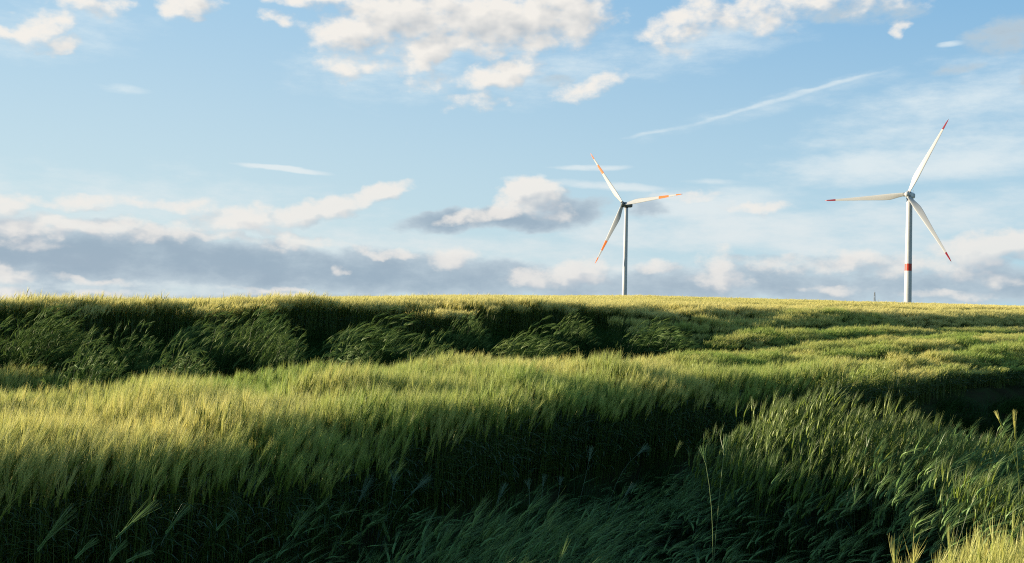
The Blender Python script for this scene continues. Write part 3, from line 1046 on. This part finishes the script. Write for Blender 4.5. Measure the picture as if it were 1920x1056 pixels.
st = 0.95
px_, py_ = np.meshgrid(np.arange(-130, 190, st), np.arange(20, 270, st))
x = px_.ravel() + rng.uniform(-0.45, 0.45, px_.size); y = py_.ravel() + rng.uniform(-0.45, 0.45, px_.size)
s, t = row_coords(x, y)
r = np.hypot(x, y)
keep = (r >= 61) & (r < 260) & in_view(x, y, 14.0, 6.0) & (hollow(s, t) < 0.3)
x, y = x[keep], y[keep]
scatter('barley_skyline', C_FAR, *finish(x, y, crop_height(x, y), 0.5, 0.03, 0.03, (0.95, 1.2)), 'distant golden barley running up to the skyline', 'barley')

# weeds and rough grass in the hollow
st = 0.33
px_, py_ = np.meshgrid(np.arange(-30, 45, st), np.arange(10, 70, st))
x = px_.ravel() + rng.uniform(-0.16, 0.16, px_.size); y = py_.ravel() + rng.uniform(-0.16, 0.16, px_.size)
s, t = row_coords(x, y)
keep = (hollow(s, t) > 0.2) & in_view(x, y, 6.0, 3.0)
x, y = x[keep], y[keep]
h = 0.52 + 0.48 * vnoise(x, y, 1.8, 61) + 0.30 * sstep(TX * x + TY * y, 14, 28)
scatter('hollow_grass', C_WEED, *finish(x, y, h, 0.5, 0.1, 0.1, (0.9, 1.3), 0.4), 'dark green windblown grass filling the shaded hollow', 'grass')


# ------------------------------------------------------------------ grass tussocks standing in the hollow
def tussock_mesh(w, h, plants, blades, lean):
    pb = PB()
    up = Vector((0, 0, 1))
    lobes = [(R.uniform(-0.35, 0.35) * w, R.uniform(-0.25, 0.25) * w, R.uniform(0.75, 1.05)) for _ in range(4)]
    for k in range(plants + blades):
        lx, ly, lh = lobes[k % 4]
        rr = math.sqrt(R.random()) * w * 0.33; an = R.uniform(0, 2 * math.pi)
        p = Vector((lx + math.cos(an) * rr, ly + math.sin(an) * rr, 0))
        wd = (jwind(0.4) + Vector((math.cos(an), math.sin(an), 0)) * 0.5 * rr / w).normalized()
        L = h * lh * (1.1 - 0.45 * (rr / (w * 0.33)) ** 2) * R.uniform(0.78, 1.0)
        ln = lean * R.uniform(0.5, 1.4)
        if k < plants:
            plant(pb, p, L, ln * 0.45, wd, R.uniform(0.5, 1.3), 10, 0.14, 0.005, 0.09, 0.008, 0.005, 3, 5, 2, 'strip', 0.14, 0.016)
            continue
        pts = [p.copy()]; q = p.copy(); seg = 6
        for j in range(seg):
            th = 0.04 + ln * 1.4 * ((j + 0.5) / seg) ** 2.2
            q = q + (up * math.cos(th) + wd * math.sin(th)) * (L / seg)
            pts.append(q.copy())
        sd = (wd.cross(up) + rnd_side(up) * 0.8).normalized()
        ww = 0.009 * R.uniform(0.6, 1.3)
        pb.strip(pts, [ww * (1.0 - 0.85 * (j / seg) ** 1.6) for j in range(seg + 1)], sd, 1)
    return mesh_data('tussock', pb.v, pb.f, TMATS, pb.m)


M_TUFT = leafy('tussock_grass', (0.085, 0.150, 0.036), (0.15, 0.20, 0.05), 0.35, 0.5, 0.06, 0.8, 0.3)
M_TLEAF = leafy('tussock_leaf', (0.022, 0.055, 0.012), (0.045, 0.085, 0.016), 0.3, 0.5, 0.06, 0.8, 0.3)
TMATS = [M_GSTEM, M_TLEAF, M_TUFT, M_TUFT]
TMESH = [tussock_mesh(1.5, 1.15, 210, 1000, 0.8), tussock_mesh(1.35, 1.2, 220, 900, 0.6), tussock_mesh(1.8, 1.0, 230, 1100, 1.1), tussock_mesh(1.1, 1.1, 150, 700, 0.7), tussock_mesh(1.6, 1.05, 170, 1200, 0.9)]
TTOP = [float(np.percentile([v.co.z for v in me.vertices], 99.3)) for me in TMESH]
TUSSOCKS = [   # photo x, row coordinate s, photo y of its top, mesh, width, label
    (44, 17.6, 579, 1, 1.6, 'tall dark grass tussock at the left edge of the photo in the shaded hollow'),
    (98, 17.0, 592, 0, 0.9, 'second grass tussock from the left, leaning on the tall one at the left edge'),
    (150, 14.9, 628, 2, 0.7, 'low pale grass tussock in front of the gap between the two leftmost tall tussocks'),
    (215, 16.6, 602, 3, 1.0, 'narrow grass tussock alone before the darkest part of the hollow'),
    (310, 14.3, 634, 2, 0.75, 'low bright tussock combed flat to the right at the near rim of the hollow'),
    (378, 18.4, 584, 4, 1.15, 'grass tussock left of the tallest pair of tussocks in the hollow'),
    (452, 17.0, 579, 1, 1.35, 'tallest rounded grass tussock in the left half of the hollow'),
    (540, 15.6, 604, 0, 0.8, 'broad shaggy grass tussock right of the tallest rounded one'),
    (628, 14.6, 624, 2, 0.85, 'sprawling low grass tussock near the hollow rim below the shaggy one'),
    (690, 17.2, 588, 4, 1.8, 'wide dark grass tussock in the middle of the hollow'),
    (788, 14.9, 620, 3, 0.9, 'pointed grass tussock right of the wide dark one in the hollow'),
    (865, 17.8, 588, 1, 0.9, 'upright grass tussock below the free grey and white cloud'),
    (985, 15.6, 606, 4, 1.5, 'ragged low grass tussock right of the upright one in the hollow'),
    (1085, 18.6, 588, 0, 0.95, 'dense grass tussock left below the farther turbine'),
    (1200, 17.0, 600, 2, 1.5, 'rightmost grass tussock in the hollow, under the farther turbine'),
]
for px, sc, ptop, mi, wd, lab in TUSSOCKS:
    d = ray(px, ptop)
    u = d.x / d.y
    yy = sc / (NY + NX * u); xx = u * yy
    z0 = gz(xx, yy)
    ztop = EYE.z + d.z / d.y * yy
    o = obj('grass_tussock', TMESH[mi], None, (xx, yy, z0 - 0.03))
    sz = max(0.6, (ztop - z0) / TTOP[mi])
    o.scale = (wd, wd, sz)
    o.rotation_euler = (0, 0, R.uniform(-0.35, 0.35))
    tag(o, lab, 'grass tussock', 'grass tussocks in the shaded hollow')


# ------------------------------------------------------------------ single barley stalks that stand out in the foreground
def bez(a, c, e, n):
    return [a * (1 - i / n) ** 2 + c * (2 * (i / n) * (1 - i / n)) + e * (i / n) ** 2 for i in range(n + 1)]


def stalk(base_px, tip_px, dist, label, gold=False, lean=0.30, spread=0.13, awn_n=26, foot=None, pale=False, silver=False, leaf=True):
    """a stalk whose ear starts where the photo pixel base_px lies at the given distance and whose awns reach to tip_px"""
    hb = EYE + ray(*base_px) * dist
    tp = EYE + ray(*tip_px) * (dist + 0.03)
    if foot is None:
        fx, fy = hb.x - lean, hb.y + 0.03
        foot = Vector((fx, fy, gz(fx, fy) - 0.02))
    root = empty('barley_stalk', foot)
    tag(root, label, 'barley stalk', 'single barley stalks in the foreground')
    m_st, m_lf, m_er, m_aw = (M_STEM, M_LEAF, M_EAR, M_AWN) if gold else (M_GSTEM, M_GLEAF, M_GEAR, M_GAWN)
    if pale:
        m_st, m_er = M_PALE, M_PALE
    if silver:
        m_st, m_er, m_aw = M_SILVER, M_SILVER, M_SILVER
    hb_l = hb - foot; tp_l = tp - foot
    axis_ = (tp_l - hb_l); full = axis_.length; axis_.normalize()
    stem = bez(Vector((0, 0, 0)), hb_l - axis_ * hb_l.length * 0.35 + Vector((0, 0, 0.02)), hb_l, 9)
    pb = PB(); pb.spindle(stem, [0.0024 - 0.0009 * i / 9 for i in range(10)], 0, 5)
    obj('stem', mesh_data('stem', pb.v, pb.f, [m_st], pb.m, True), root)
    el_ = full * 0.42
    pts = [hb_l + axis_ * el_ * i / 9 for i in range(10)]
    pb = PB()
    sidev = axis_.cross(Vector((0, 1, 0))).normalized()
    for i in range(12):                        # two ranks of grains along the ear
        for sg in (-1, 1):
            o_ = hb_l + axis_ * el_ * (i + 0.3 * (sg > 0)) / 12.5
            tipg = o_ + axis_ * 0.012 + sidev * sg * 0.0035
            pb.spindle([o_, o_.lerp(tipg, 0.45) + sidev * sg * 0.003, tipg + axis_ * 0.003], [0.001, 0.0032, 0.0006], 0, 5)
    ear = obj('ear', mesh_data('ear', pb.v, pb.f, [m_er], pb.m, True), root)
    pb = PB()
    for i in range(awn_n):
        f = R.uniform(0.05, 1.0)
        o_ = hb_l + axis_ * el_ * f
        ln = full - el_ * f
        fd = (axis_ + sidev * R.gauss(0, spread) + axis_.cross(sidev) * R.gauss(0, spread)).normalized()
        mid = o_ + fd * ln * 0.5
        end = mid + (fd + Vector((0.10, 0, -0.03))).normalized() * ln * R.uniform(0.4, 0.55)
        pb.strip([o_, mid, end], [0.0020, 0.0016, 0.0005], rnd_side(fd), 0)
    aw = obj('awns', mesh_data('awns', pb.v, pb.f, [m_aw], pb.m), ear)
    aw['kind'] = 'stuff'
    if leaf:
        i = 4
        p = stem[i]; hd = Vector((R.uniform(-1, 1), R.uniform(-0.4, 0.4), 0)).normalized(); lp = [p]; q = p.copy()
        for j in range(6):
            e = 0.95 - 1.9 * j / 6
            q = q + (hd * math.cos(e) + Vector((0, 0, 1)) * math.sin(e)) * 0.035
            lp.append(q.copy())
        pb = PB(); pb.strip(lp, [0.006, 0.010, 0.011, 0.010, 0.008, 0.005, 0.001], hd.cross(Vector((0, 0, 1))).normalized(), 0)
        obj('leaf', mesh_data('leaf', pb.v, pb.f, [m_lf], pb.m), root)
    return root


M_PALE = leafy('pale_barley_stem', (0.13, 0.19, 0.07), (0.16, 0.21, 0.08), 0.2, 0.45, 0.1)
M_SILVER = leafy('silvery_awn', (0.09, 0.16, 0.095), (0.12, 0.19, 0.11), 0.4, 0.4, 0.1)
STALKS = [
    ((70, 1034), (136, 946), 4.37, 'leftmost leaning barley ear low in the bottom left corner', {}),
    ((217, 1010), (292, 940), 4.93, 'barley ear leaning right, highest of the leaning ears at bottom left', {}),
    ((310, 1001), (356, 944), 5.38, 'slender barley ear right of the highest leaning ear at bottom left', {}),
    ((140, 1048), (182, 1008), 4.48, 'barley ear cut by the bottom edge, left one of the low row', {}),
    ((205, 1052), (236, 1012), 4.37, 'fanned barley ear at the bottom edge between two others', {}),
    ((236, 1054), (286, 1030), 4.26, 'flat leaning barley ear at the bottom edge, right end of the low row', {}),
    ((405, 995), (440, 955), 5.6, 'lone barley ear in the dark between bottom left and centre', {}),
    ((545, 1005), (590, 940), 6.3, 'steep barley ear left of the pale fan shaped heads', {}),
    ((672, 942), (700, 892), 7.95, 'pale grey green barley head just left of the widest fan head', {'spread': 0.2}),
    ((737, 918), (742, 880), 8.24, 'widest pale fan shaped barley head against the dark gap', {'spread': 0.34}),
    ((772, 925), (808, 890), 8.24, 'pale barley head leaning right beside the widest fan head', {'spread': 0.2}),
    ((932, 945), (948, 903), 8.24, 'single upright pale barley head left of the paired heads', {'spread': 0.16}),
    ((992, 918), (990, 896), 8.8, 'small split pale barley head between single and paired heads', {'spread': 0.36}),
    ((1018, 912), (1020, 888), 8.95, 'small upright pale barley head in the centre of the dip', {'spread': 0.2}),
    ((1050, 910), (1052, 892), 9.09, 'star shaped pale barley head left of the highest head', {'spread': 0.42}),
    ((1104, 866), (1110, 836), 9.37, 'highest pale barley head over the dip, against the dark crop edge', {'spread': 0.2}),
    ((1196, 852), (1218, 834), 9.66, 'little leaning barley head right of the highest pale head', {'spread': 0.25}),
    ((1172, 930), (1188, 904), 8.52, 'pale barley head leaning right below the little leaning one', {'spread': 0.2}),
    ((1264, 858), (1276, 826), 9.66, 'yellowish upright barley ear left of the forked stalks', {'spread': 0.10, 'gold': True}),
    ((1323, 868), (1316, 832), 6.3, 'left stalk of the tall pale forked pair at lower right', {'spread': 0.30, 'pale': True, 'lean': 0.02}),
    ((1357, 850), (1361, 812), 6.3, 'right and taller stalk of the pale forked pair at lower right', {'spread': 0.25, 'pale': True, 'lean': 0.10}),
    ((1446, 908), (1462, 886), 7.95, 'straight thin stalk with a small green ear right of the forked pair', {'lean': 0.25}),
    ((1905, 825), (1900, 768), 6.6, 'upright straw coloured barley ear at the right edge', {'gold': True, 'spread': 0.07, 'lean': 0.0}),
    ((1880, 800), (1866, 770), 6.6, 'straw coloured ear leaning left at the right edge', {'gold': True, 'spread': 0.12, 'lean': -0.05}),
]
for bp, tp, dd, lab, kw in STALKS:
    if 'pale' in lab and 'forked' not in lab and dd > 6.5:
        kw = dict(kw, silver=True, awn_n=34); dd *= 0.92
    stalk(bp, tp, dd, lab, **kw)
